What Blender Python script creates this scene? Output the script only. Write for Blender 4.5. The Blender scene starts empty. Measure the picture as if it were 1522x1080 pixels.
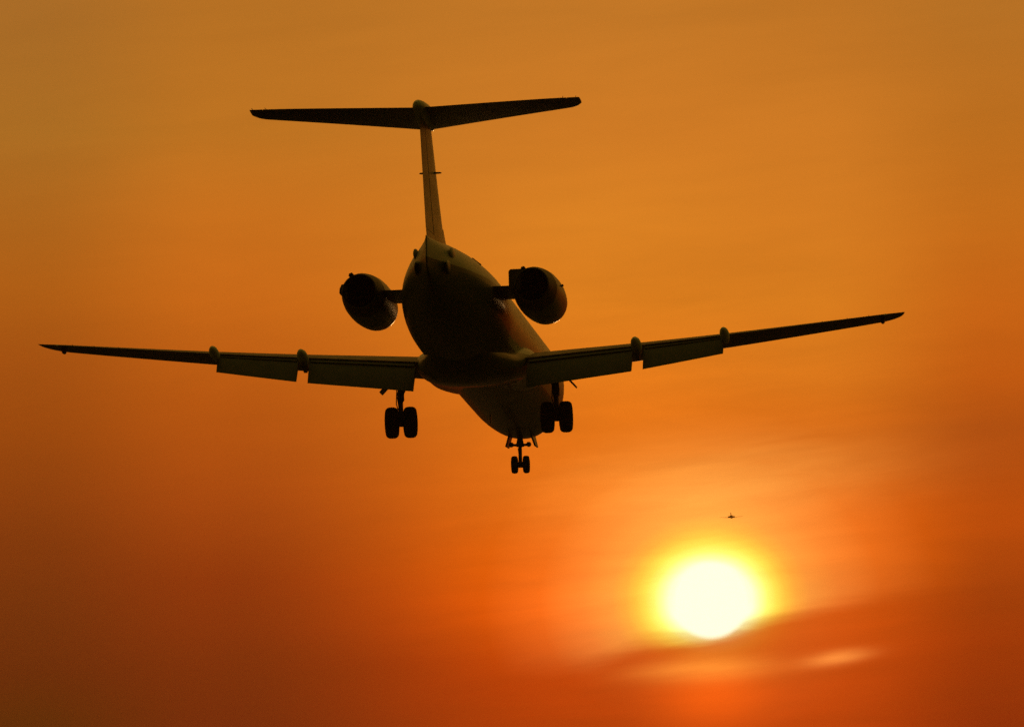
import bpy, bmesh, math
from mathutils import Vector, Matrix
S = bpy.context.scene
C = S.collection
PI = math.pi
rad = math.radians

# ------------------------------------------------------------------ camera, sky, sun, exposure
CAM_EL = 7.5                       # the lens looks this far above the horizon
SUN_AZ, SUN_EL = 1.361, 5.90       # degrees, azimuth from +Y towards +X
cam_d = bpy.data.cameras.new("camera")
cam = bpy.data.objects.new("camera", cam_d)
C.objects.link(cam)
cam.location = (0, 0, 1.7)
cam.rotation_euler = (rad(90 + CAM_EL), 0, 0)
cam_d.sensor_width = 36.0
cam_d.lens = 36.0 * 12500 / 1522
cam_d.clip_start = 0.5
cam_d.clip_end = 60000
S.camera = cam
S.view_settings.view_transform = 'Standard'
S.view_settings.look = 'None'
S.view_settings.exposure = 0
S.view_settings.gamma = 1
S.cycles.max_bounces = 6
S.cycles.volume_bounces = 1
S.cycles.sample_clamp_indirect = 1.5
S.cycles.use_denoising = False

HAZE_DENSITY = 4.8e-5
HAZE_REACH = 14700.0
SKY_GAIN = 2.0

def lin(c):
    o = []
    for v in c:
        v = v / 255.0
        o.append(v / 12.92 if v <= 0.04045 else ((v + 0.055) / 1.055) ** 2.4)
    return (o[0], o[1], o[2], 1.0)

W = bpy.data.worlds.new("World")
S.world = W
W.use_nodes = True
nt = W.node_tree
nt.nodes.clear()

class NG:
    """small helper around a node tree"""
    def __init__(s, t): s.t = t
    def n(s, kind, **kw):
        o = s.t.nodes.new(kind)
        for k, v in kw.items(): setattr(o, k, v)
        return o
    def put(s, sock, v):
        if isinstance(v, (int, float)): sock.default_value = v
        elif isinstance(v, (tuple, list)): sock.default_value = v
        else: s.t.links.new(v, sock)
    def m(s, op, a, b=0.0, c=0.0, clamp=False):
        o = s.n('ShaderNodeMath', operation=op, use_clamp=clamp)
        s.put(o.inputs[0], a); s.put(o.inputs[1], b); s.put(o.inputs[2], c)
        return o.outputs[0]
    def mix(s, f, a, b, blend='MIX'):
        o = s.n('ShaderNodeMix', data_type='RGBA', blend_type=blend)
        o.clamp_factor = True
        s.put(o.inputs[0], f); s.put(o.inputs[6], a); s.put(o.inputs[7], b)
        return o.outputs[2]
    def ramp(s, f, stops, interp='LINEAR'):
        o = s.n('ShaderNodeValToRGB')
        o.color_ramp.interpolation = interp
        e = o.color_ramp.elements
        while len(e) > 1: e.remove(e[-1])
        for i, (p, c) in enumerate(stops):
            x = e[0] if i == 0 else e.new(p)
            x.position = p; x.color = c
        s.put(o.inputs[0], f)
        return o.outputs[0]
    def smooth(s, v, a, b):
        o = s.n('ShaderNodeMapRange', interpolation_type='SMOOTHSTEP')
        s.put(o.inputs[0], v); s.put(o.inputs[1], a); s.put(o.inputs[2], b)
        o.inputs[3].default_value = 0; o.inputs[4].default_value = 1
        return o.outputs[0]
    def noise(s, vec, scale, detail=3, rough=0.5, dist=0.0):
        o = s.n('ShaderNodeTexNoise')
        s.put(o.inputs['Vector'], vec)
        o.inputs['Scale'].default_value = scale
        o.inputs['Detail'].default_value = detail
        o.inputs['Roughness'].default_value = rough
        o.inputs['Distortion'].default_value = dist
        return o.outputs[0]
    def vec(s, x, y, z=0.0):
        o = s.n('ShaderNodeCombineXYZ')
        s.put(o.inputs[0], x); s.put(o.inputs[1], y); s.put(o.inputs[2], z)
        return o.outputs[0]

g = NG(nt)
tc = g.n('ShaderNodeTexCoord')
sep = g.n('ShaderNodeSeparateXYZ')
nt.links.new(tc.outputs['Generated'], sep.inputs[0])
az = g.m('MULTIPLY', g.m('ARCTAN2', sep.outputs[0], sep.outputs[1]), 180 / PI)
el = g.m('MULTIPLY', g.m('ARCSINE', sep.outputs[2]), 180 / PI)
# degrees from the sun's centre; k turns "hundredths of a photo pixel" into degrees (0.458 deg = 100)
K = 0.4584
sx = g.m('DIVIDE', g.m('SUBTRACT', az, SUN_AZ), K)
sy = g.m('DIVIDE', g.m('SUBTRACT', el, SUN_EL), K)
# base colours of the sunset by elevation, at five azimuths
def col(tab):
    # tab: (hundreds of units below the top of the measured sky, colour), laid out by elevation
    st = []
    for y, c in tab:
        v = (889 - y) / 100.0
        st.append(((v + 4.0) / 14.0, lin(c)))
    st.sort(key=lambda q: q[0])
    return st
f_el = g.m('DIVIDE', g.m('ADD', sy, 4.0), 14.0)
T1 = [(20, (137.5, 89.7, 33.1)), (200, (143.1, 93.0, 30.2)), (330, (146.5, 85.4, 23.2)), (430, (148.8, 78.8, 17.1)), (540, (138.6, 65.0, 12.8)), (640, (129.4, 55.2, 9.4)), (740, (112.5, 41.7, 8.4)), (810, (97.2, 30.7, 7.3)), (900, (79.0, 18.8, 6.3)), (1000, (61.1, 0.5, 4.5)), (1070, (37.9, 0.0, 2.8))]
T2 = [(20, (152.1, 95.1, 30.2)), (200, (160.9, 98.3, 28.2)), (330, (176.1, 97.2, 24.2)), (450, (176.1, 89.7, 19.1)), (600, (160.9, 72.0, 12.8)), (740, (145.4, 55.2, 10.6)), (860, (116.2, 29.0, 6.3)), (1000, (90.4, 10.4, 5.4)), (1070, (81.9, 0.5, 5.4))]
T3 = [(20, (164.2, 101.4, 33.1)), (200, (181.4, 107.7, 32.2)), (330, (192.0, 113.9, 30.2)), (450, (199.3, 113.9, 26.2)), (560, (206.6, 109.8, 23.2)), (660, (210.7, 103.5, 19.1)), (740, (218.0, 99.3, 12.8)), (840, (224.1, 88.6, 4.5)), (900, (213.8, 75.4, 2.8)), (985, (180.3, 48.7, 2.0)), (1070, (165.3, 43.2, 2.8))]
T4 = [(20, (160.9, 98.3, 31.2)), (200, (178.2, 105.6, 31.2)), (330, (186.7, 108.7, 29.2)), (450, (193.0, 110.8, 26.2)), (560, (199.3, 107.7, 24.2)), (650, (190.9, 88.6, 15.0)), (740, (209.7, 88.6, 10.6)), (830, (222.1, 90.8, 7.3)), (900, (201.4, 70.8, 4.5)), (985, (184.6, 56.5, 4.5)), (1070, (167.4, 46.0, 3.7))]
T5 = [(20, (152.1, 95.1, 31.2)), (200, (160.9, 94.0, 25.2)), (330, (170.7, 93.0, 21.2)), (450, (176.1, 86.5, 17.1)), (560, (170.7, 75.4, 12.8)), (640, (154.3, 62.6, 11.7)), (760, (169.6, 61.4, 6.3)), (860, (145.4, 46.0, 5.4)), (960, (135.2, 30.7, 2.8)), (1070, (117.4, 13.5, 2.8))]
cols = [g.ramp(f_el, col(t)) for t in (T1, T2, T3, T4, T5)]
xs = [(x - 1058) / 100.0 for x in (30, 330, 910, 1210, 1490)]
base = cols[0]
for i in range(4):
    base = g.mix(g.smooth(sx, xs[i], xs[i + 1]), base, cols[i + 1])
# thin stratus streaks, long in azimuth, rising a little to the right
tilt = g.m('SUBTRACT', sy, g.m('MULTIPLY', sx, 0.10))
p1 = g.vec(g.m('MULTIPLY', sx, 0.22), g.m('MULTIPLY', tilt, 1.15))
p2 = g.vec(g.m('MULTIPLY', sx, 0.55), g.m('MULTIPLY', tilt, 4.2), 3.7)
n1 = g.noise(p1, 1.0, 5, 0.55, 0.6)
n2 = g.noise(p2, 1.0, 4, 0.55, 0.4)
sd_ = g.m('ADD', sy, 0.03)
rs = g.m('SQRT', g.m('ADD', g.m('MULTIPLY', sx, sx), g.m('MULTIPLY', sd_, sd_)))
near = g.m('SUBTRACT', 1.0, g.smooth(rs, 2.0, 7.0))
amp = g.m('ADD', 0.07, g.m('MULTIPLY', near, 0.12))
str1 = g.m('ADD', 1.0, g.m('MULTIPLY', g.m('SUBTRACT', n1, 0.5), g.m('MULTIPLY', amp, 2.4)))
str2 = g.m('ADD', 1.0, g.m('MULTIPLY', g.m('SUBTRACT', n2, 0.5), amp))
stk = g.m('MULTIPLY', str1, str2)
sc_ = g.n('ShaderNodeVectorMath', operation='SCALE')
nt.links.new(base, sc_.inputs[0]); nt.links.new(stk, sc_.inputs[3])
sky = sc_.outputs[0]
# cloud bank whose upper edge crosses the foot of the sun: edge height as a curve of azimuth
fc = g.n('ShaderNodeFloatCurve')
cm = fc.mapping.curves[0]
edge = [(-6.0, -1.15), (-2.0, -0.98), (-1.0, -0.66), (-0.5, -0.58), (0.0, -0.52), (0.9, -0.28), (1.9, -0.08), (2.9, 0.06), (4.4, 0.26), (6.0, 0.40)]
pts = [((x + 6) / 12.0, (y + 2) / 4.0) for x, y in edge]
cm.points[0].location = pts[0]; cm.points[1].location = pts[-1]
for p in pts[1:-1]: cm.points.new(*p)
fc.mapping.update()
g.put(fc.inputs[1], g.m('DIVIDE', g.m('ADD', sx, 6.0), 12.0, clamp=True))
edge_y = g.m('SUBTRACT', g.m('MULTIPLY', fc.outputs[0], 4.0), 2.0)
wob = g.m('MULTIPLY', g.m('SUBTRACT', n2, 0.5), 0.22)
over = g.m('ADD', g.m('SUBTRACT', sy, edge_y), wob)        # >0 above the bank's edge
clear = g.smooth(over, -0.22, 0.20)
# aureole round the sun, dimmed behind the bank
ry = g.m('MULTIPLY', g.m('ADD', sy, 0.01), 1.13)
rx = g.m('MULTIPLY', sx, 0.94)
r = g.m('SQRT', g.m('ADD', g.m('MULTIPLY', rx, rx), g.m('MULTIPLY', ry, ry)))
def a(rr, R, G, B): return (rr / 5.0, (R, G, B, 1))
halo = g.ramp(g.m('DIVIDE', r, 5.0), [
    a(0.0, .6, 1.3, .8), a(0.58, .5, 1.25, .72), a(0.68, .48, 1.12, .42), a(0.80, .46, .92, .17), a(0.92, .44, .70, .085), a(1.05, .40, .48, .055),
    a(1.2, .34, .32, .046), a(1.4, .28, .22, .042), a(1.8, .21, .125, .026), a(2.4, .11, .042, .007), a(3.2, .03, .006, .0), a(4.5, 0, 0, 0)])
halo_s = g.n('ShaderNodeVectorMath', operation='SCALE')
nt.links.new(halo, halo_s.inputs[0])
nt.links.new(g.m('MULTIPLY', g.m('ADD', 0.10, g.m('MULTIPLY', clear, 0.90)), g.m('ADD', 0.55, g.m('MULTIPLY', n1, 0.9))), halo_s.inputs[3])
# the band itself: a little darker just under its edge, to the right of the sun
band = g.m('MULTIPLY', g.m('SUBTRACT', 1.0, g.smooth(over, -0.12, 0.10)), g.smooth(over, -0.9, -0.15))
band = g.m('MULTIPLY', band, g.smooth(sx, -2.6, 1.2))
dk = g.n('ShaderNodeVectorMath', operation='MULTIPLY')
nt.links.new(sky, dk.inputs[0])
nt.links.new(g.mix(band, (1, 1, 1, 1), (.94, .92, .92, 1)), dk.inputs[1])
def blob(cx, cy, wx, wy, slope=0.0):
    dx = g.m('SUBTRACT', sx, cx)
    dy = g.m('SUBTRACT', g.m('SUBTRACT', sy, cy), g.m('MULTIPLY', dx, slope))
    q = g.m('ADD', g.m('POWER', g.m('DIVIDE', dx, wx), 2.0), g.m('POWER', g.m('DIVIDE', dy, wy), 2.0))
    return g.m('EXPONENT', g.m('MULTIPLY', q, -1.0))
def add(colr, f, c):
    s1 = g.n('ShaderNodeVectorMath', operation='SCALE')
    s1.inputs[0].default_value = c[:3]
    g.put(s1.inputs[3], f)
    o = g.n('ShaderNodeVectorMath', operation='ADD')
    nt.links.new(colr, o.inputs[0]); nt.links.new(s1.outputs[0], o.inputs[1])
    return o.outputs[0]
o = g.n('ShaderNodeVectorMath', operation='ADD')
nt.links.new(dk.outputs[0], o.inputs[0]); nt.links.new(halo_s.outputs[0], o.inputs[1])
sky = o.outputs[0]
brk = g.m('ADD', 0.35, g.m('MULTIPLY', n2, 1.3))
sky = add(sky, g.m('MULTIPLY', blob(-0.08, -1.05, 0.95, 0.17, 0.05), brk), (.22, .14, .02))     # lit gap under the bank
sky = add(sky, blob(0.02, -1.42, 0.85, 0.50, 0.03), (.38, .045, .0))                                # red glow low down
sky = add(sky, g.m('MULTIPLY', blob(1.88, -0.88, 0.44, 0.10, 0.14), brk), (.36, .18, .035))      # bright wisp
sky = add(sky, g.m('MULTIPLY', blob(0.3, 1.75, 2.2, 0.55, 0.08), brk), (.10, .11, .025))        # pale veil above
sky = add(sky, g.m('MULTIPLY', blob(-1.9, 0.0, 1.2, 0.5, 0.1), brk), (.16, .025, .0))
# sun's disc, cut by the bank
disc = g.m('SUBTRACT', 1.0, g.smooth(rs, 0.50, 0.61))
# away from the sunset the dome is dim: amber haze low, olive-grey above
dome = g.ramp(g.m('DIVIDE', g.m('ADD', el, 10.0), 100.0), [
    (0.0, (.003, .0025, .0004, 1)), (0.10, (.006, .0045, .0005, 1)), (0.18, (.015, .010, .001, 1)), (0.35, (.065, .042, .004, 1)), (0.6, (.095, .065, .009, 1)), (1.0, (.07, .05, .009, 1))])
ang = g.m('SQRT', g.m('ADD', g.m('MULTIPLY', az, az), g.m('POWER', g.m('SUBTRACT', el, 6.0), 2.0)))
sky = g.mix(g.smooth(ang, 6.5, 45.0), sky, dome)
sky = g.mix(disc, sky, (1.12, 1.10, .79, 1))
bg = g.n('ShaderNodeBackground')
nt.links.new(sky, bg.inputs[0])
bg.inputs[1].default_value = SKY_GAIN
wo = g.n('ShaderNodeOutputWorld')
nt.links.new(bg.outputs[0], wo.inputs[0])
W.cycles.sampling_method = 'MANUAL'
W.cycles.sample_map_resolution = 2048

sd = bpy.data.lights.new("sun", 'SUN')
sun = bpy.data.objects.new("sun", sd)
C.objects.link(sun)
sd.energy = 0.55
sd.color = (1.0, 0.50, 0.16)
sd.angle = rad(0.53)
dirv = Vector((math.sin(rad(SUN_AZ)) * math.cos(rad(SUN_EL)), math.cos(rad(SUN_AZ)) * math.cos(rad(SUN_EL)), math.sin(rad(SUN_EL))))
sun.rotation_euler = dirv.to_track_quat('Z', 'Y').to_euler()

# ------------------------------------------------------------------ materials
def mat(name, base, rough=0.5, metal=0.0, coat=0.0, dirt=0.25, split=None, scale=0.8):
    m = bpy.data.materials.new(name)
    m.use_nodes = True
    t = m.node_tree; q = NG(t)
    b = t.nodes['Principled BSDF']
    co = q.n('ShaderNodeTexCoord').outputs['Object']
    mp = q.n('ShaderNodeMapping'); mp.inputs['Scale'].default_value = (1, .35, 1)
    t.links.new(co, mp.inputs[0])
    nz = q.noise(mp.outputs[0], scale * 3, 6, 0.6)
    c = (*base, 1)
    if split:
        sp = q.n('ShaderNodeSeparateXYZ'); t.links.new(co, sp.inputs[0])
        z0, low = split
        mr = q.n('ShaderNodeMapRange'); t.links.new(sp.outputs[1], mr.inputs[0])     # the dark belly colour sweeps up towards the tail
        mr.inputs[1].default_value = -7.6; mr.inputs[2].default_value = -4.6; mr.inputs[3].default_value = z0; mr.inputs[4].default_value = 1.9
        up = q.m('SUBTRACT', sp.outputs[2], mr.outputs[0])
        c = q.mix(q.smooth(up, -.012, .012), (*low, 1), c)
    k = 1 - dirt
    c = q.mix(nz, c, (k, k, k * .97, 1), 'MULTIPLY') if dirt == 0 else q.mix(1.0, c, q.mix(q.smooth(nz, .35, .7), (1, 1, 1, 1), (k, k, k * .96, 1)), 'MULTIPLY')
    t.links.new(c, b.inputs['Base Color'])
    rr = q.n('ShaderNodeMapRange'); t.links.new(nz, rr.inputs[0])
    rr.inputs[3].default_value = rough * .8; rr.inputs[4].default_value = min(1, rough * 1.25)
    t.links.new(rr.outputs[0], b.inputs['Roughness'])
    b.inputs['Metallic'].default_value = metal
    if not metal: b.inputs['Specular IOR Level'].default_value = 0.3
    b.inputs['Coat Weight'].default_value = coat
    b.inputs['Coat Roughness'].default_value = 0.05
    return m
M_FUS = mat("fuselage_paint", (.42, .42, .40), .42, 0, .12, .15, split=(3.32, (.065, .08, .058)))
M_FIN = mat("fin_paint", (.33, .36, .27), .42, 0, .1, .15)
M_WING = mat("wing_paint", (.040, .046, .036), .5, 0, 0, .25)
M_FAIR = mat("fairing_paint", (.62, .64, .60), .45, 0, 0, .2)
M_NAC = mat("nacelle_paint", (.14, .155, .13), .36, 0, 0, .2)
M_HOT = mat("exhaust_metal", (.06, .055, .05), .55, .6, 0, .4)
M_LIP = mat("polished_metal", (.6, .6, .6), .22, 1, 0, .1)
M_GEAR = mat("gear_metal", (.07, .07, .065), .5, .3, 0, .4)
M_RUB = mat("tyre_rubber", (.02, .02, .02), .8, 0, 0, .3)
M_DARK = mat("dark_opening", (.012, .012, .012), .9)
M_LAMP = mat("lamp_glass", (.8, .8, .8), .1, 0, .5, 0.05)
M_GROUND = mat("dry_grass", (.045, .05, .022), .95, 0, 0, .5, scale=.02)

# ------------------------------------------------------------------ mesh helpers
def obj(name, bm, m, parent=None, sharp=32):
    bmesh.ops.recalc_face_normals(bm, faces=bm.faces[:])
    me = bpy.data.meshes.new(name)
    bm.to_mesh(me); bm.free()
    me.materials.append(m)
    me.polygons.foreach_set('use_smooth', [True] * len(me.polygons))
    me.set_sharp_from_angle(angle=rad(sharp))
    ob = bpy.data.objects.new(name, me)
    C.objects.link(ob)
    if parent: ob.parent = parent
    return ob

def loft(rings, bm=None, caps=True, closed=True):
    bm = bm or bmesh.new()
    vs = [[bm.verts.new(p) for p in rg] for rg in rings]
    n = len(vs[0])
    for a_, b_ in zip(vs, vs[1:]):
        for i in range(n if closed else n - 1):
            j = (i + 1) % n
            bm.faces.new((a_[i], a_[j], b_[j], b_[i]))
    if caps:
        bm.faces.new(vs[0][::-1]); bm.faces.new(vs[-1])
    return bm

def interp(tab, y):
    """smooth (Catmull-Rom style) interpolation of a table of rows sorted by first entry"""
    if y <= tab[0][0]: return tab[0][1:]
    if y >= tab[-1][0]: return tab[-1][1:]
    for i in range(len(tab) - 1):
        if tab[i][0] <= y <= tab[i + 1][0]: break
    a_, b_ = tab[i], tab[i + 1]
    h = b_[0] - a_[0]; t = (y - a_[0]) / h
    out = []
    for k in range(1, len(a_)):
        d = (b_[k] - a_[k]) / h
        def slope(j):
            if j <= 0 or j >= len(tab) - 1: return d
            d0 = (tab[j][k] - tab[j-1][k]) / (tab[j][0] - tab[j-1][0])
            d1 = (tab[j+1][k] - tab[j][k]) / (tab[j+1][0] - tab[j][0])
            return 0 if d0 * d1 <= 0 else 2 * d0 * d1 / (d0 + d1)
        m0, m1 = slope(i) * h, slope(i + 1) * h
        t2, t3 = t * t, t * t * t
        out.append((2*t3-3*t2+1)*a_[k] + (t3-2*t2+t)*m0 + (-2*t3+3*t2)*b_[k] + (t3-t2)*m1)
    return out

def tube(pts, radii, n=12, bm=None):
    bm = bm or bmesh.new()
    pts = [Vector(p) for p in pts]
    rings = []
    for i, p in enumerate(pts):
        d = (pts[min(i + 1, len(pts) - 1)] - pts[max(i - 1, 0)]).normalized()
        u = d.orthogonal().normalized() if abs(d.z) > .9 else d.cross(Vector((0, 0, 1))).normalized()
        v = d.cross(u)
        rr = radii if isinstance(radii, (int, float)) else radii[i]
        rings.append([p + (u * math.cos(2*PI*k/n) + v * math.sin(2*PI*k/n)) * rr for k in range(n)])
    return loft(rings, bm)

def lathe(prof, centre, axis='Y', n=48, bm=None, caps=False):
    """prof: list of (along, radius) about an axis through centre"""
    bm = bm or bmesh.new()
    cx, cy, cz = centre
    rings = []
    for s_, r_ in prof:
        rg = []
        for k in range(n):
            c_, s2 = math.cos(2*PI*k/n) * r_, math.sin(2*PI*k/n) * r_
            rg.append((cx + c_, cy + s_, cz + s2) if axis == 'Y' else (cx + s_, cy + c_, cz + s2))
        rings.append(rg)
    return loft(rings, bm, caps)

def slab(corners, th, bm=None):
    """a bevelled plate from four corners, th thick along its normal"""
    bm = bm or bmesh.new()
    c = [Vector(p) for p in corners]
    nrm = (c[1] - c[0]).cross(c[3] - c[0]).normalized() * th / 2
    a_ = [bm.verts.new(p + nrm) for p in c]; b_ = [bm.verts.new(p - nrm) for p in c]
    fs = [bm.faces.new(a_), bm.faces.new(b_[::-1])]
    for i in range(4):
        j = (i + 1) % 4
        bm.faces.new((a_[i], b_[i], b_[j], a_[j]))
    return bm

def bevel(bm, w, seg=2):
    bmesh.ops.recalc_face_normals(bm, faces=bm.faces[:])
    bmesh.ops.bevel(bm, geom=bm.edges[:], offset=w, segments=seg, affect='EDGES', profile=.5)
    return bm

def ell(centre, rx, ry, rz, bm=None, nu=24, nv=14):
    bm = bm or bmesh.new()
    rings = []
    for i in range(nv + 1):
        t = PI * (i + .02 if i == 0 else i - .02 if i == nv else i) / nv
        rings.append([(centre[0] + rx*math.sin(t)*math.cos(2*PI*k/nu), centre[1] - ry*math.cos(t), centre[2] + rz*math.sin(t)*math.sin(2*PI*k/nu)) for k in range(nu)])
    return loft(rings, bm)

def foil(n=15, t=.12, camber=.015, a0=0.0, a1=1.0):
    """closed aerofoil outline between chord fractions a0..a1: list of (chord fraction, height)"""
    def th(x): return 5*t*(.2969*math.sqrt(max(x, 0)) - .126*x - .3516*x*x + .2843*x**3 - .1015*x**4)
    def cb(x): return camber * (1 - (2*x - 1)**2) if x > 0 else 0
    up, lo = [], []
    for i in range(n + 1):
        f_ = (1 - math.cos(PI * i / n)) / 2
        x = a0 + (a1 - a0) * f_
        h = max(th(x), .0012)
        up.append((x, cb(x) + h)); lo.append((x, cb(x) - h))
    if a0 == 0: lo = lo[1:]
    return up + lo[::-1]

def wing_section(fo, side, x, yle, z, chord, inc):
    """section standing at spanwise x; chord runs aft, rotated nose-up by inc about its trailing edge at height z"""
    ca, sa = math.cos(rad(inc)), math.sin(rad(inc))
    out = []
    for cx, ch in fo:
        d = (1 - cx) * chord; h = ch * chord
        yte = yle - chord
        out.append((side * x, yte + d*ca - h*sa, z + d*sa + h*ca))
    return out

# ------------------------------------------------------------------ the airliner, in its own frame:
# x right, y forward, z up, origin midway between the main wheels at axle height
def Rz(y, p, r):
    y, p, r = rad(y), rad(p), rad(r)
    A = Matrix(((math.cos(y), math.sin(y), 0), (-math.sin(y), math.cos(y), 0), (0, 0, 1)))
    B = Matrix(((1, 0, 0), (0, math.cos(p), math.sin(p)), (0, -math.sin(p), math.cos(p))))
    D = Matrix(((math.cos(r), 0, math.sin(r)), (0, 1, 0), (-math.sin(r), 0, math.cos(r))))
    return A @ B @ D
TILT = Matrix.Rotation(rad(CAM_EL), 3, 'X')
plane = bpy.data.objects.new("airliner", None)
C.objects.link(plane)
plane.location = TILT @ Vector((-1.075, 273.2, -1.83)) + Vector((0, 0, 1.7))
plane.rotation_euler = (TILT @ Rz(5.64, 6.93, -2.11)).to_euler()
plane['label'] = "large dark T-tailed airliner with twin rear engines, flaps and landing gear down"
plane['category'] = "airliner"

# fuselage: y, centre z, half width, half height up, half height down
FUS = [(-15.06, 3.48, .035, .52, .50), (-14.6, 3.44, .16, .57, .62), (-13.9, 3.38, .36, .66, .78), (-13.0, 3.28, .62, .80, .94), (-12.0, 3.16, .90, 1.00, 1.10),
       (-11.0, 3.05, 1.13, 1.16, 1.23), (-10.0, 2.95, 1.32, 1.30, 1.33), (-9.0, 2.87, 1.46, 1.41, 1.42), (-8.0, 2.80, 1.55, 1.50, 1.50), (-7.0, 2.75, 1.61, 1.57, 1.56),
       (-5.5, 2.70, 1.65, 1.63, 1.62), (-4.0, 2.68, 1.65, 1.65, 1.65), (12.5, 2.68, 1.65, 1.65, 1.65), (13.6, 2.65, 1.60, 1.62, 1.62), (14.6, 2.56, 1.46, 1.50, 1.52),
       (15.5, 2.42, 1.23, 1.28, 1.30), (16.4, 2.25, .94, .90, .98), (17.1, 2.14, .62, .55, .64), (17.6, 2.08, .32, .28, .32), (17.85, 2.06, .03, .03, .03)]
def fus_ring(y, n=64, grow=0.0):
    zc, hw, hu, hd = interp(FUS, y)
    return [((hw + grow) * math.cos(2*PI*k/n), y, zc + ((hu if math.sin(2*PI*k/n) >= 0 else hd) + grow) * math.sin(2*PI*k/n)) for k in range(n)]
Y_PETAL = -13.15
ys = [Y_PETAL] + [-13 + .5*i for i in range(0, 61)] + [17.2, 17.4, 17.6, 17.75, 17.85]
fus = obj("fuselage", loft([fus_ring(y) for y in ys]), M_FUS, plane)
# tail cone: two airbrake petals meeting along an upright knife edge
for side in (-1, 1):
    rings = []
    for i in range(15):
        y = Y_PETAL - .012 + (-15.06 - Y_PETAL + .012) * i / 14
        zc, hw, hu, hd = interp(FUS, y)
        rg = []
        for k in range(25):
            t = -PI/2 + PI * k / 24
            rg.append((side * (.012 + max(hw - .012, .012) * math.cos(t)), y, zc + (hu if t >= 0 else hd) * math.sin(t)))
        rings.append(rg)
    obj("airbrake", loft(rings), M_FUS, fus)
# blisters and openings on the tail cone
for side in (-1, 1):
    for (y, z, s_) in ((-12.75, 3.70, .19), (-13.35, 3.20, .21)):
        zc, hw, hu, hd = interp(FUS, y)
        hh = hu if z > zc else hd
        x = hw * math.sqrt(max(0, 1 - ((z - zc) / hh) ** 2))
        obj("hinge_blister", ell((side * (x - .02), y, z), .075 if s_ < .2 else .06, .60, s_), M_FUS, fus)
def on_skin(y, ang, out=0.0):
    zc, hw, hu, hd = interp(FUS, y)
    return Vector(((hw + out) * math.cos(ang), y, zc + (hu + out) * math.sin(ang)))
bm = slab([on_skin(-8.93, rad(56), .005), on_skin(-9.12, rad(56), .005), on_skin(-9.12, rad(43), .005), on_skin(-8.93, rad(43), .005)], .05)
obj("air_inlet", bm, M_DARK, fus)

# wing-to-body fairing: y, half width, top z, bottom z
BF = [(-6.8, .75, 1.7, 1.25), (-6.0, .98, 1.8, .98), (-5.2, 1.18, 1.85, .78), (-4.2, 1.38, 1.95, .68), (-3.0, 1.58, 2.0, .72), (-2.0, 1.74, 2.15, .82), (-1.0, 1.90, 2.38, .95), (0, 1.97, 2.50, 1.06), (1.5, 1.97, 2.50, 1.16), (3.2, 1.84, 2.1, 1.25), (4.6, 1.6, 1.95, 1.35), (5.6, 1.2, 1.8, 1.45)]
rings = []
for i in range(40):
    y = -6.8 + 12.4 * i / 39
    hw, zt, zb = interp(BF, y)
    zm = zb + (zt - zb) * .58
    rg = []
    for k in range(48):
        t = 2*PI*k/48
        c_, s_ = math.cos(t), math.sin(t)
        hz = zt - zm if s_ >= 0 else zm - zb
        rg.append((hw * math.copysign(abs(c_)**(.9 if s_ >= 0 else .8), c_), y, zm + hz * math.copysign(abs(s_)**.85, s_)))
    rings.append(rg)
obj("belly_fairing", loft(rings), M_FUS, plane)

# wing: x, y of leading edge, z of trailing edge, chord, incidence, thickness ratio
WG = [(1.45, 3.35, 1.70, 5.25, 2.6, .125), (3.2, 2.75, 1.82, 4.75, 2.5, .12), (5.3, 2.02, 1.965, 4.12, 2.2, .115), (8.25, .98, 2.19, 3.25, 1.6, .11), (11.0, .02, 2.425, 2.42, 1.0, .105), (13.0, -.68, 2.60, 1.80, .5, .10),
      (13.35, -.86, 2.63, 1.63, .4, .10), (13.65, -1.15, 2.655, 1.35, .3, .09), (13.85, -1.50, 2.67, 1.01, .2, .08), (13.97, -1.88, 2.68, .63, .1, .07), (14.04, -2.30, 2.69, .22, 0, .06)]
def wing_at(x):
    return interp(WG, x)
def te(x):
    yle, z, c, inc, t = wing_at(x)
    return yle - c, z
xs_w = [1.45 + (13.0 - 1.45) * i / 22 for i in range(23)] + [13.2, 13.35, 13.5, 13.65, 13.75, 13.85, 13.92, 13.97, 14.01, 14.04]
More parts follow.
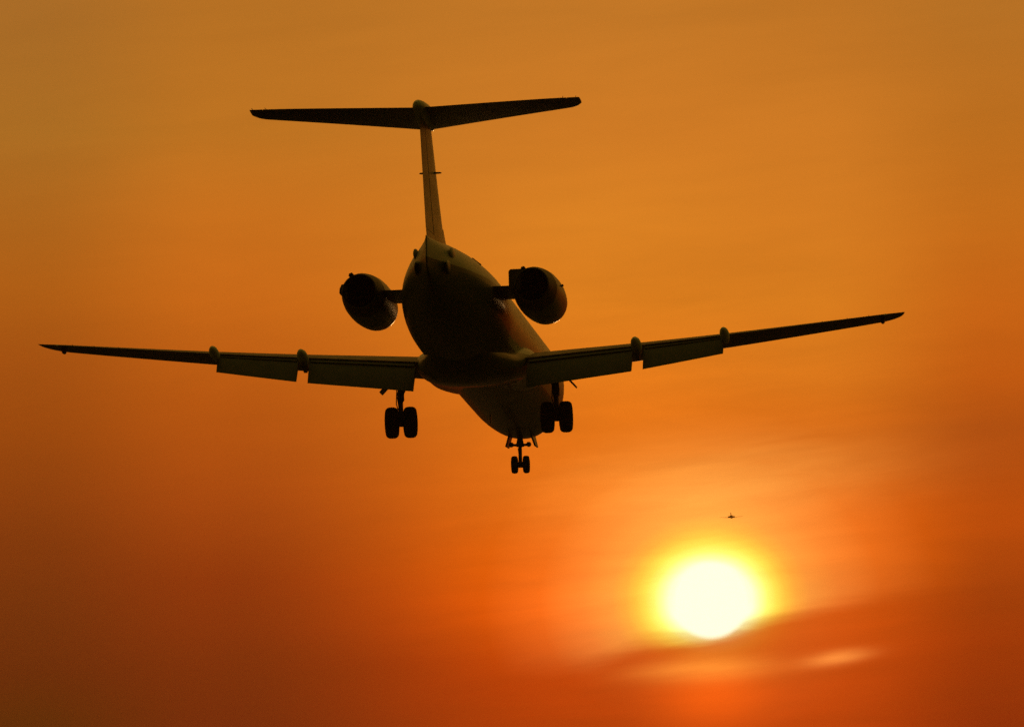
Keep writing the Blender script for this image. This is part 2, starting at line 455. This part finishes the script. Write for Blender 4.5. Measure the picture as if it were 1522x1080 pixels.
for side in (-1, 1):
    rings = []
    for x in xs_w:
        yle, z, c, inc, t = wing_at(x)
        rings.append(wing_section(foil(15, t, .016), side, x, yle, z, c, inc))
    wing = obj("wing", loft(rings), M_WING, plane)
    # flaps, fully lowered: x inner, x outer, chord inner, chord outer
    for xa, xb, ca, cb in ((1.82, 5.24, 1.42, 1.20), (5.60, 8.20, 1.16, .85)):
        rings = []
        for i in range(9):
            x = xa + (xb - xa) * i / 8
            ch = ca + (cb - ca) * i / 8
            yt, zt = te(x)
            d = 44.0
            y0, z0 = yt + .10 * ch, zt - .075        # leading edge of the flap tucked under the wing
            rg = []
            for cx, hh in foil(10, .13, .02):
                u, v = cx * ch, hh * ch
                rg.append((side * x, y0 - u*math.cos(rad(d)) + v*math.sin(rad(d))*-1, z0 - u*math.sin(rad(d)) + v*math.cos(rad(d))))
            rings.append(rg)
        obj("flap", loft(rings), M_WING, wing)
        rings = []
        for i in range(5):                                 # slotted vane ahead of the flap
            x = xa + .04 + (xb - xa - .08) * i / 4
            ch = (ca + (cb - ca) * i / 4) * .20
            yt, zt = te(x)
            rings.append([(side * x, yt + .10 - u*ch*math.cos(rad(24)) - v*ch*math.sin(rad(24)), zt - .035 - u*ch*math.sin(rad(24)) + v*ch*math.cos(rad(24))) for u, v in foil(6, .16, .02)])
        obj("flap_vane", loft(rings), M_WING, wing)
    # flap track fairings: canoe shaped, running aft past the trailing edge
    for x, k, kw in ((5.40, .76, .88), (8.26, .68, .78)):
        yt, zt = te(x)
        prof = [(1.2, .03, -.20), (.8, .09, -.19), (.3, .14, -.15), (-.2, .18, -.10), (-.7, .20, -.03), (-1.1, .175, .05), (-1.38, .12, .10), (-1.52, .06, .13), (-1.56, .012, .14)]
        rings = []
        for dy, rr, dz in prof:
            rings.append([(side * x + rr*kw*math.cos(2*PI*q/24), yt + dy*k, zt - .02 + dz*k + rr*k*1.15*math.sin(2*PI*q/24)) for q in range(24)])
        obj("flap_fairing", loft(rings), M_FAIR, wing)
        if k < .7: continue
        # the track and its carriage hanging in the gap
        bm = slab([(side*x, yt + .5, zt - .30), (side*x, yt - .62*k, zt - .18*k), (side*x, yt - .78*k, zt - .40*k), (side*x, yt + .2, zt - .62*k)], .11)
        tube([(side*(x-.09), yt - .70*k, zt - .42*k), (side*(x+.09), yt - .70*k, zt - .42*k)], .045, 10, bm)
        obj("flap_track", bm, M_GEAR, wing)
    # lamp pod under the tip, discharge wicks along the trailing edge
    yt, zt = te(13.3)
    obj("lamp_pod", ell((side * 13.3, -1.75, zt - .11), .075, .28, .09), M_GEAR, wing)
    obj("tip_lamp", ell((side * 13.42, -2.44, zt + .005), .05, .07, .03), M_LAMP, wing)
    for x in (12.9, 12.2, 11.4):
        yt, zt = te(x)
        obj("discharge_wick", tube([(side*x, yt + .02, zt + .004), (side*x, yt - .16, zt + .02)], .008, 6), M_GEAR, wing)

# fin: z, y of leading edge, y of trailing edge, thickness
FIN = [(3.7, -9.3, -14.86, .30), (4.6, -10.55, -15.18, .285), (7.62, -13.55, -16.28, .225)]
def fin_section(z, a0, a1):
    yl, yt, th = interp(FIN, z)
    c = yl - yt
    return [(h * c, yl - x * c, z) for x, h in foil(14, th / c, 0, a0, a1)]
zs = [3.7 + (7.62 - 3.7) * i / 12 for i in range(13)]
fin = obj("fin", loft([fin_section(z, 0, .69) for z in zs]), M_FIN, plane)
zs = [4.22 + (7.50 - 4.22) * i / 12 for i in range(13)]
obj("rudder", loft([fin_section(z, .715, 1.0) for z in zs]), M_FIN, fin)
obj("rudder_root", loft([fin_section(z, .69, .98) for z in (3.7, 4.0, 4.205)]), M_FIN, fin)
rings = []
for i in range(9):                                        # dorsal fillet
    f_ = i / 8
    y = -7.6 - 3.4 * f_
    z = 4.05 + .72 * f_ ** 1.6
    w = .02 + .11 * f_
    rings.append([(-w, y, 3.7), (-w * .9, y, z - .06), (0, y, z), (w * .9, y, z - .06), (w, y, 3.7)])
obj("dorsal_fillet", loft(rings), M_FIN, fin)
for side in (-1, 1):
    rings = [[(side * x, -13.35 + .13*k*math.cos(2*PI*q/12), 6.16 + .028*k*math.sin(2*PI*q/12)) for q in range(12)] for x, k in ((.02, 1), (.2, .95), (.31, .75), (.345, .35))]
    obj("antenna", loft(rings), M_GEAR, fin)
# tailplane
TP = [(.02, -13.25, 7.755, 3.15, -3.0, .105), (4.5, -16.05, 7.685, 1.62, -2.0, .095), (4.75, -16.22, 7.68, 1.48, -2.0, .09), (4.92, -16.45, 7.678, 1.27, -2.0, .085), (5.06, -16.85, 7.675, .88, -2, .08)]
for side in (-1, 1):
    xt = [.02 + 4.48 * i / 10 for i in range(11)] + [4.65, 4.75, 4.85, 4.92, 4.99, 5.06]
    def tp(x, a0, a1):
        yle, z, c, inc, t = interp(TP, x)
        return wing_section(foil(13, t, 0, a0, a1), side, x, yle, z, c, inc)
    stab = obj("tailplane", loft([tp(x, 0, .70) for x in xt]), M_WING, plane)
    xe = [.20 + 4.46 * i / 8 for i in range(9)]
    obj("elevator", loft([tp(x, .708, 1.0) for x in xe]), M_WING, stab)
    obj("tailplane_tip", loft([tp(x, .70, 1.0) for x in (4.68, 4.75, 4.85, 4.92, 4.99, 5.06)]), M_WING, stab)
    for x in (4.95, 4.55):
        yle, z, c, inc, t = interp(TP, x)
        obj("discharge_wick", tube([(side*x, yle - c + .02, z + .005), (side*(x + .03), yle - c - .13, z + .025)], .008, 6), M_GEAR, stab)
# bullet fairing at the crossing
prof = [(-12.75, .02, 7.70), (-12.95, .12, 7.71), (-13.3, .23, 7.71), (-13.8, .315, 7.71), (-14.6, .33, 7.745), (-15.4, .29, 7.77), (-16.1, .225, 7.79), (-16.55, .165, 7.80), (-16.75, .11, 7.80), (-16.82, .03, 7.80)]
bul = obj("bullet_fairing", loft([[(rr*math.cos(2*PI*q/32), y, z + rr*1.06*math.sin(2*PI*q/32)) for q in range(32)] for y, rr, z in prof]), M_FIN, plane)
obj("tail_lamp", ell((-.02, -16.80, 7.87), .045, .06, .045), M_LAMP, bul)

# engines
for side in (-1, 1):
    cx, z0, AFT = side * 2.72, 3.085, .85
    def nac(y): return z0 + .004 * (y + 6)
    def hoop(y, rr, n=56, dy=0.0):
        return [(cx + rr*math.cos(2*PI*q/n), y - AFT + dy * abs(math.sin(2*PI*q/n)), nac(y) + rr*math.sin(2*PI*q/n)) for q in range(n)]
    prof = [(-3.85, .56), (-3.76, .60), (-3.74, .635), (-3.78, .66), (-4.0, .69), (-4.5, .725), (-5.3, .76), (-6.0, .765), (-6.8, .75), (-7.4, .71), (-7.9, .665), (-8.25, .62), (-8.25, .585), (-7.6, .58)]
    eng = obj("engine", loft([hoop(y, rr) for y, rr in prof], caps=False), M_NAC, plane)
    obj("intake_duct", loft([hoop(y, rr, 48) for y, rr in ((-3.85, .558), (-4.0, .52), (-4.9, .50), (-4.9, .02))], caps=False), M_DARK, eng)
    # reverser buckets that form the tail of the nacelle, and the nozzle inside
    rings = [hoop(y, rr, 56, dy) for y, rr, dy in ((-7.6, .695, 0), (-8.1, .645, 0), (-8.65, .58, .16), (-8.85, .545, .16), (-8.85, .51, .16), (-8.1, .53, 0))]
    obj("reverser_bucket", loft(rings, caps=False), M_HOT, eng)
    obj("nozzle", loft([hoop(y, rr, 40) for y, rr in ((-8.5, .485), (-7.0, .48), (-7.0, .28), (-8.2, .06), (-8.3, .01))], caps=False), M_DARK, eng)
    # actuator housings on the left flank and the crown of each nacelle
    if side < 0:
        c4 = [(cx - .66, z0 - .05), (cx - .50, z0 - .22), (cx - .4, z0 - .22), (cx - .4, z0 + .24), (cx - .58, z0 + .24), (cx - .65, z0 + .10)]
    else:
        c4 = [(cx - .74, z0 - .10), (cx - .4, z0 - .15), (cx - .3, z0 + .52), (cx - .68, z0 + .52), (cx - .74, z0 + .46)]
    bm = loft([[(x, y, z) for x, z in c4] for y in (-7.4 - AFT, -8.6 - AFT)])
    obj("actuator_housing", bevel(bm, .015, 1), M_HOT, eng)
    bm = loft([[(cx - .42 + dx, y, z0 + .50 + dz) for dx, dz in ((.05, 0), (.20, .08), (.16, .12), (.07, .09))] for y in (-7.6 - AFT, -8.5 - AFT)])
    obj("hinge_housing", bevel(bm, .012, 1), M_HOT, eng)
    ya, yb = -6.4 - AFT, -6.6 - AFT
    obj("drain_mast", slab([(cx + .70, ya, z0 + .20), (cx + .70, yb, z0 + .20), (cx + .80, yb, z0 + .23), (cx + .80, ya - .05, z0 + .23)], .05), M_HOT, eng)
    rings = []
    for x in (side * 1.1, side * 1.6, side * 2.2):
        rings.append([(x, -5.9 - cc * 3.1, 3.14 + hh * 3.1) for cc, hh in foil(14, .045, 0)])
    obj("pylon", loft(rings), M_NAC, eng)

# landing gear
def tyre_bm(c, R, w, bm=None):
    h = w / 2
    prof = [(-h*.62, R*.52), (-h*.86, R*.60), (-h, R*.74), (-h*.95, R*.85), (-h*.74, R*.945), (-h*.45, R*.99), (-h*.24, R), (-h*.20, R*.985), (-h*.14, R*.985), (-h*.10, R), (h*.10, R), (h*.14, R*.985), (h*.20, R*.985), (h*.24, R), (h*.45, R*.99), (h*.74, R*.945), (h*.95, R*.85), (h, R*.74), (h*.86, R*.60), (h*.62, R*.52)]
    return lathe(prof, c, 'X', 40, bm)
def rim_bm(c, R, w):
    h = w / 2
    return lathe([(-h*.5, .04), (-h*.45, R*.25), (-h*.62, R*.46), (-h*.70, R*.53), (-h*.4, R*.53), (h*.4, R*.53), (h*.70, R*.53), (h*.62, R*.46), (h*.45, R*.25), (h*.5, .04)], c, 'X', 32, caps=True)
for side in (-1, 1):
    x = side * 2.54
    bm = tube([(x, .05, 2.0), (x, .03, 1.05), (x, .03, .95), (x, .02, .72), (x, .02, .68)], [.10, .10, .115, .115, .09], 20)
    tube([(x, .02, .70), (x, 0, .16)], .075, 16, bm)
    tube([(x, 0, .20), (x, 0, -.13)], [.12, .10], 14, bm)
    tube([(x - .42, 0, 0), (x + .42, 0, 0)], .07, 14, bm)
    leg = obj("main_gear", bm, M_GEAR, plane)
    bm = slab([(x - .11, -.12, .82), (x + .11, -.12, .82), (x + .05, -.30, .46), (x - .05, -.30, .46)], .04)
    slab([(x - .05, -.30, .46), (x + .05, -.30, .46), (x + .09, -.10, .10), (x - .09, -.10, .10)], .04, bm)
    obj("torque_link", bm, M_GEAR, leg)
    bm = tube([(x, .06, .86), (x - side * .40, .5, 1.7)], .055, 10)
    obj("side_brace", bm, M_GEAR, leg)
    obj("brake_line", tube([(x - .09, -.10, 1.4), (x - .11, -.14, 1.0), (x - .12, -.16, .75), (x - .13, -.15, .6), (x - .08, -.10, .4)], .018, 8), M_GEAR, leg)
    for d in (-1, 1):
        wc = (x + d * .30, 0, 0)
        rim = obj("rim", rim_bm(wc, .51, .40), M_GEAR, leg)
        obj("tyre", tyre_bm(wc, .512, .405), M_RUB, leg)
    # leg door, hinged outboard of the leg and seen nearly edge-on
    bm = slab([(side*2.80, .5, 1.40), (side*2.80, -.35, 1.40), (side*3.19, -.30, .97), (side*3.19, .4, .97)], .05)
    obj("gear_door", bevel(bm, .012, 1), M_WING, leg)
YN = 14.0
bm = tube([(0, YN + .1, 1.5), (0, YN + .05, .95), (0, YN + .03, .70)], [.085, .10, .145], 18)
tube([(0, YN + .03, .70), (0, YN, .05)], [.062, .062], 14, bm)
tube([(0, YN, .16), (0, YN, -.03)], .085, 12, bm)
tube([(-.26, YN, .05), (.26, YN, .05)], .05, 12, bm)
nleg = obj("nose_gear", bm, M_GEAR, plane)
bm = tube([(-.34, YN - .05, .74), (.34, YN - .05, .74)], .045, 10)
for d in (-.30, .30): tube([(d, YN - .12, .76), (d, YN + .02, .76)], [.07, .09], 14, bm)
obj("taxi_lamp_bar", bm, M_GEAR, nleg)
bm = slab([(-.07, YN - .10, .62), (.07, YN - .10, .62), (.035, YN - .26, .40), (-.035, YN - .26, .40)], .03)
slab([(-.035, YN - .26, .40), (.035, YN - .26, .40), (.06, YN - .08, .14), (-.06, YN - .08, .14)], .03, bm)
obj("torque_link", bm, M_GEAR, nleg)
obj("drag_brace", tube([(0, YN + .03, .72), (-.16, YN + .9, 1.15)], .04, 10), M_GEAR, nleg)
for d in (-1, 1):
    wc = (d * .20, YN, .07)
    obj("rim", rim_bm(wc, .30, .22), M_GEAR, nleg)
    obj("tyre", tyre_bm(wc, .302, .215), M_RUB, nleg)
    bm = slab([(d*.36, YN + 1.3, 1.32), (d*.36, YN + .1, 1.15), (d*.50, YN + .15, .72), (d*.50, YN + 1.1, .76)], .06)
    obj("gear_door", bevel(bm, .01, 1), M_FUS, nleg)
obj("blade_antenna", slab([(0, 4.2, .62), (0, 3.8, .62), (0, 3.85, .34), (0, 4.0, .34)], .03), M_GEAR, fus)

# ------------------------------------------------------------------ the far airliner, descending ahead near the sun
far = bpy.data.objects.new("distant_airliner", None)
C.objects.link(far)
DF = 14150.0
fdir = TILT @ Vector(((1087.0 - 761) / 12500, 1, (540 - 768.0) / 12500))
far.location = fdir * DF + Vector((0, 0, 1.7))
far.rotation_euler = (rad(5.6), rad(-2.4), rad(-4.0))
far.scale = (1.14, 1.14, 1.14)
far['label'] = "tiny distant airliner with spread wings, a speck in the glow above the sun"
far['category'] = "airliner"
FF = [(-17, 1.6, .2), (-13, 1.3, 1.0), (-8, .7, 1.9), (-4, .4, 2.25), (11, .4, 2.25), (14, .2, 1.8), (16, 0, .9), (17, 0, .1)]
ff = obj("fuselage", loft([[(rr*math.cos(2*PI*q/24), y, z + rr*1.05*math.sin(2*PI*q/24)) for q in range(24)] for y, z, rr in FF]), M_WING, far)
for side in (-1, 1):
    w = obj("wing", loft([wing_section(foil(10, .12, .01), side, x, yl, z, c, 3) for x, yl, z, c in ((1.2, 4, -1.1, 7.2), (6, .6, -.7, 4.6), (17, -5.2, .4, 1.7))]), M_WING, far)
    obj("tailplane", loft([wing_section(foil(8, .1, 0), side, x, yl, z, c, 0) for x, yl, z, c in ((.4, -12.2, 1.7, 3.8), (6.2, -15.6, 2.1, 1.6))]), M_WING, far)
    obj("engine", lathe([(5.2, .95), (5.3, 1.2), (4.2, 1.4), (2.5, 1.3), (1.2, .9), (1.2, .1)], (side * 3.7, -1.0, .1), 'Y', 20), M_WING, far)
obj("fin", loft([[(h * c, yl - x * c, z) for x, h in foil(8, .15, 0)] for z, yl, c in ((1.0, -5.0, 11), (3.4, -7.6, 9), (6.2, -11.4, 6.0))]), M_WING, far)

# ------------------------------------------------------------------ ground and haze
bm = bmesh.new()
R_ = 13500.0
ctr = bm.verts.new((0, 0, 0))
prev = [bm.verts.new((3.0*math.cos(2*PI*k/64), 3.0*math.sin(2*PI*k/64), 0)) for k in range(64)]
for k in range(64): bm.faces.new((ctr, prev[k], prev[(k + 1) % 64]))
for rr in (10, 40, 150, 600, 2500, 7000, R_):
    cur = [bm.verts.new((rr*math.cos(2*PI*k/64), rr*math.sin(2*PI*k/64), 0)) for k in range(64)]
    for k in range(64): bm.faces.new((prev[k], prev[(k + 1) % 64], cur[(k + 1) % 64], cur[k]))
    prev = cur
gr = obj("ground", bm, M_GROUND)
gr['kind'] = "structure"

bm = bmesh.new()
bmesh.ops.create_cube(bm, size=1)
for v in bm.verts:
    v.co = Vector((v.co.x * 2 * HAZE_REACH, v.co.y * 2 * HAZE_REACH, -1.0 if v.co.z < 0 else 1750.0))
hm = bpy.data.materials.new("thin_haze")
hm.use_nodes = True
t = hm.node_tree
t.nodes.clear()
pv = t.nodes.new('ShaderNodeVolumePrincipled')
pv.inputs['Density Attribute'].default_value = ""
pv.inputs['Color Attribute'].default_value = ""
pv.inputs['Temperature Attribute'].default_value = ""
pv.inputs['Color'].default_value = (.90, .50, .14, 1)
pv.inputs['Density'].default_value = HAZE_DENSITY
pv.inputs['Anisotropy'].default_value = 0.4
mo = t.nodes.new('ShaderNodeOutputMaterial')
t.links.new(pv.outputs[0], mo.inputs['Volume'])
hz = obj("haze", bm, hm)
hz['kind'] = "stuff"
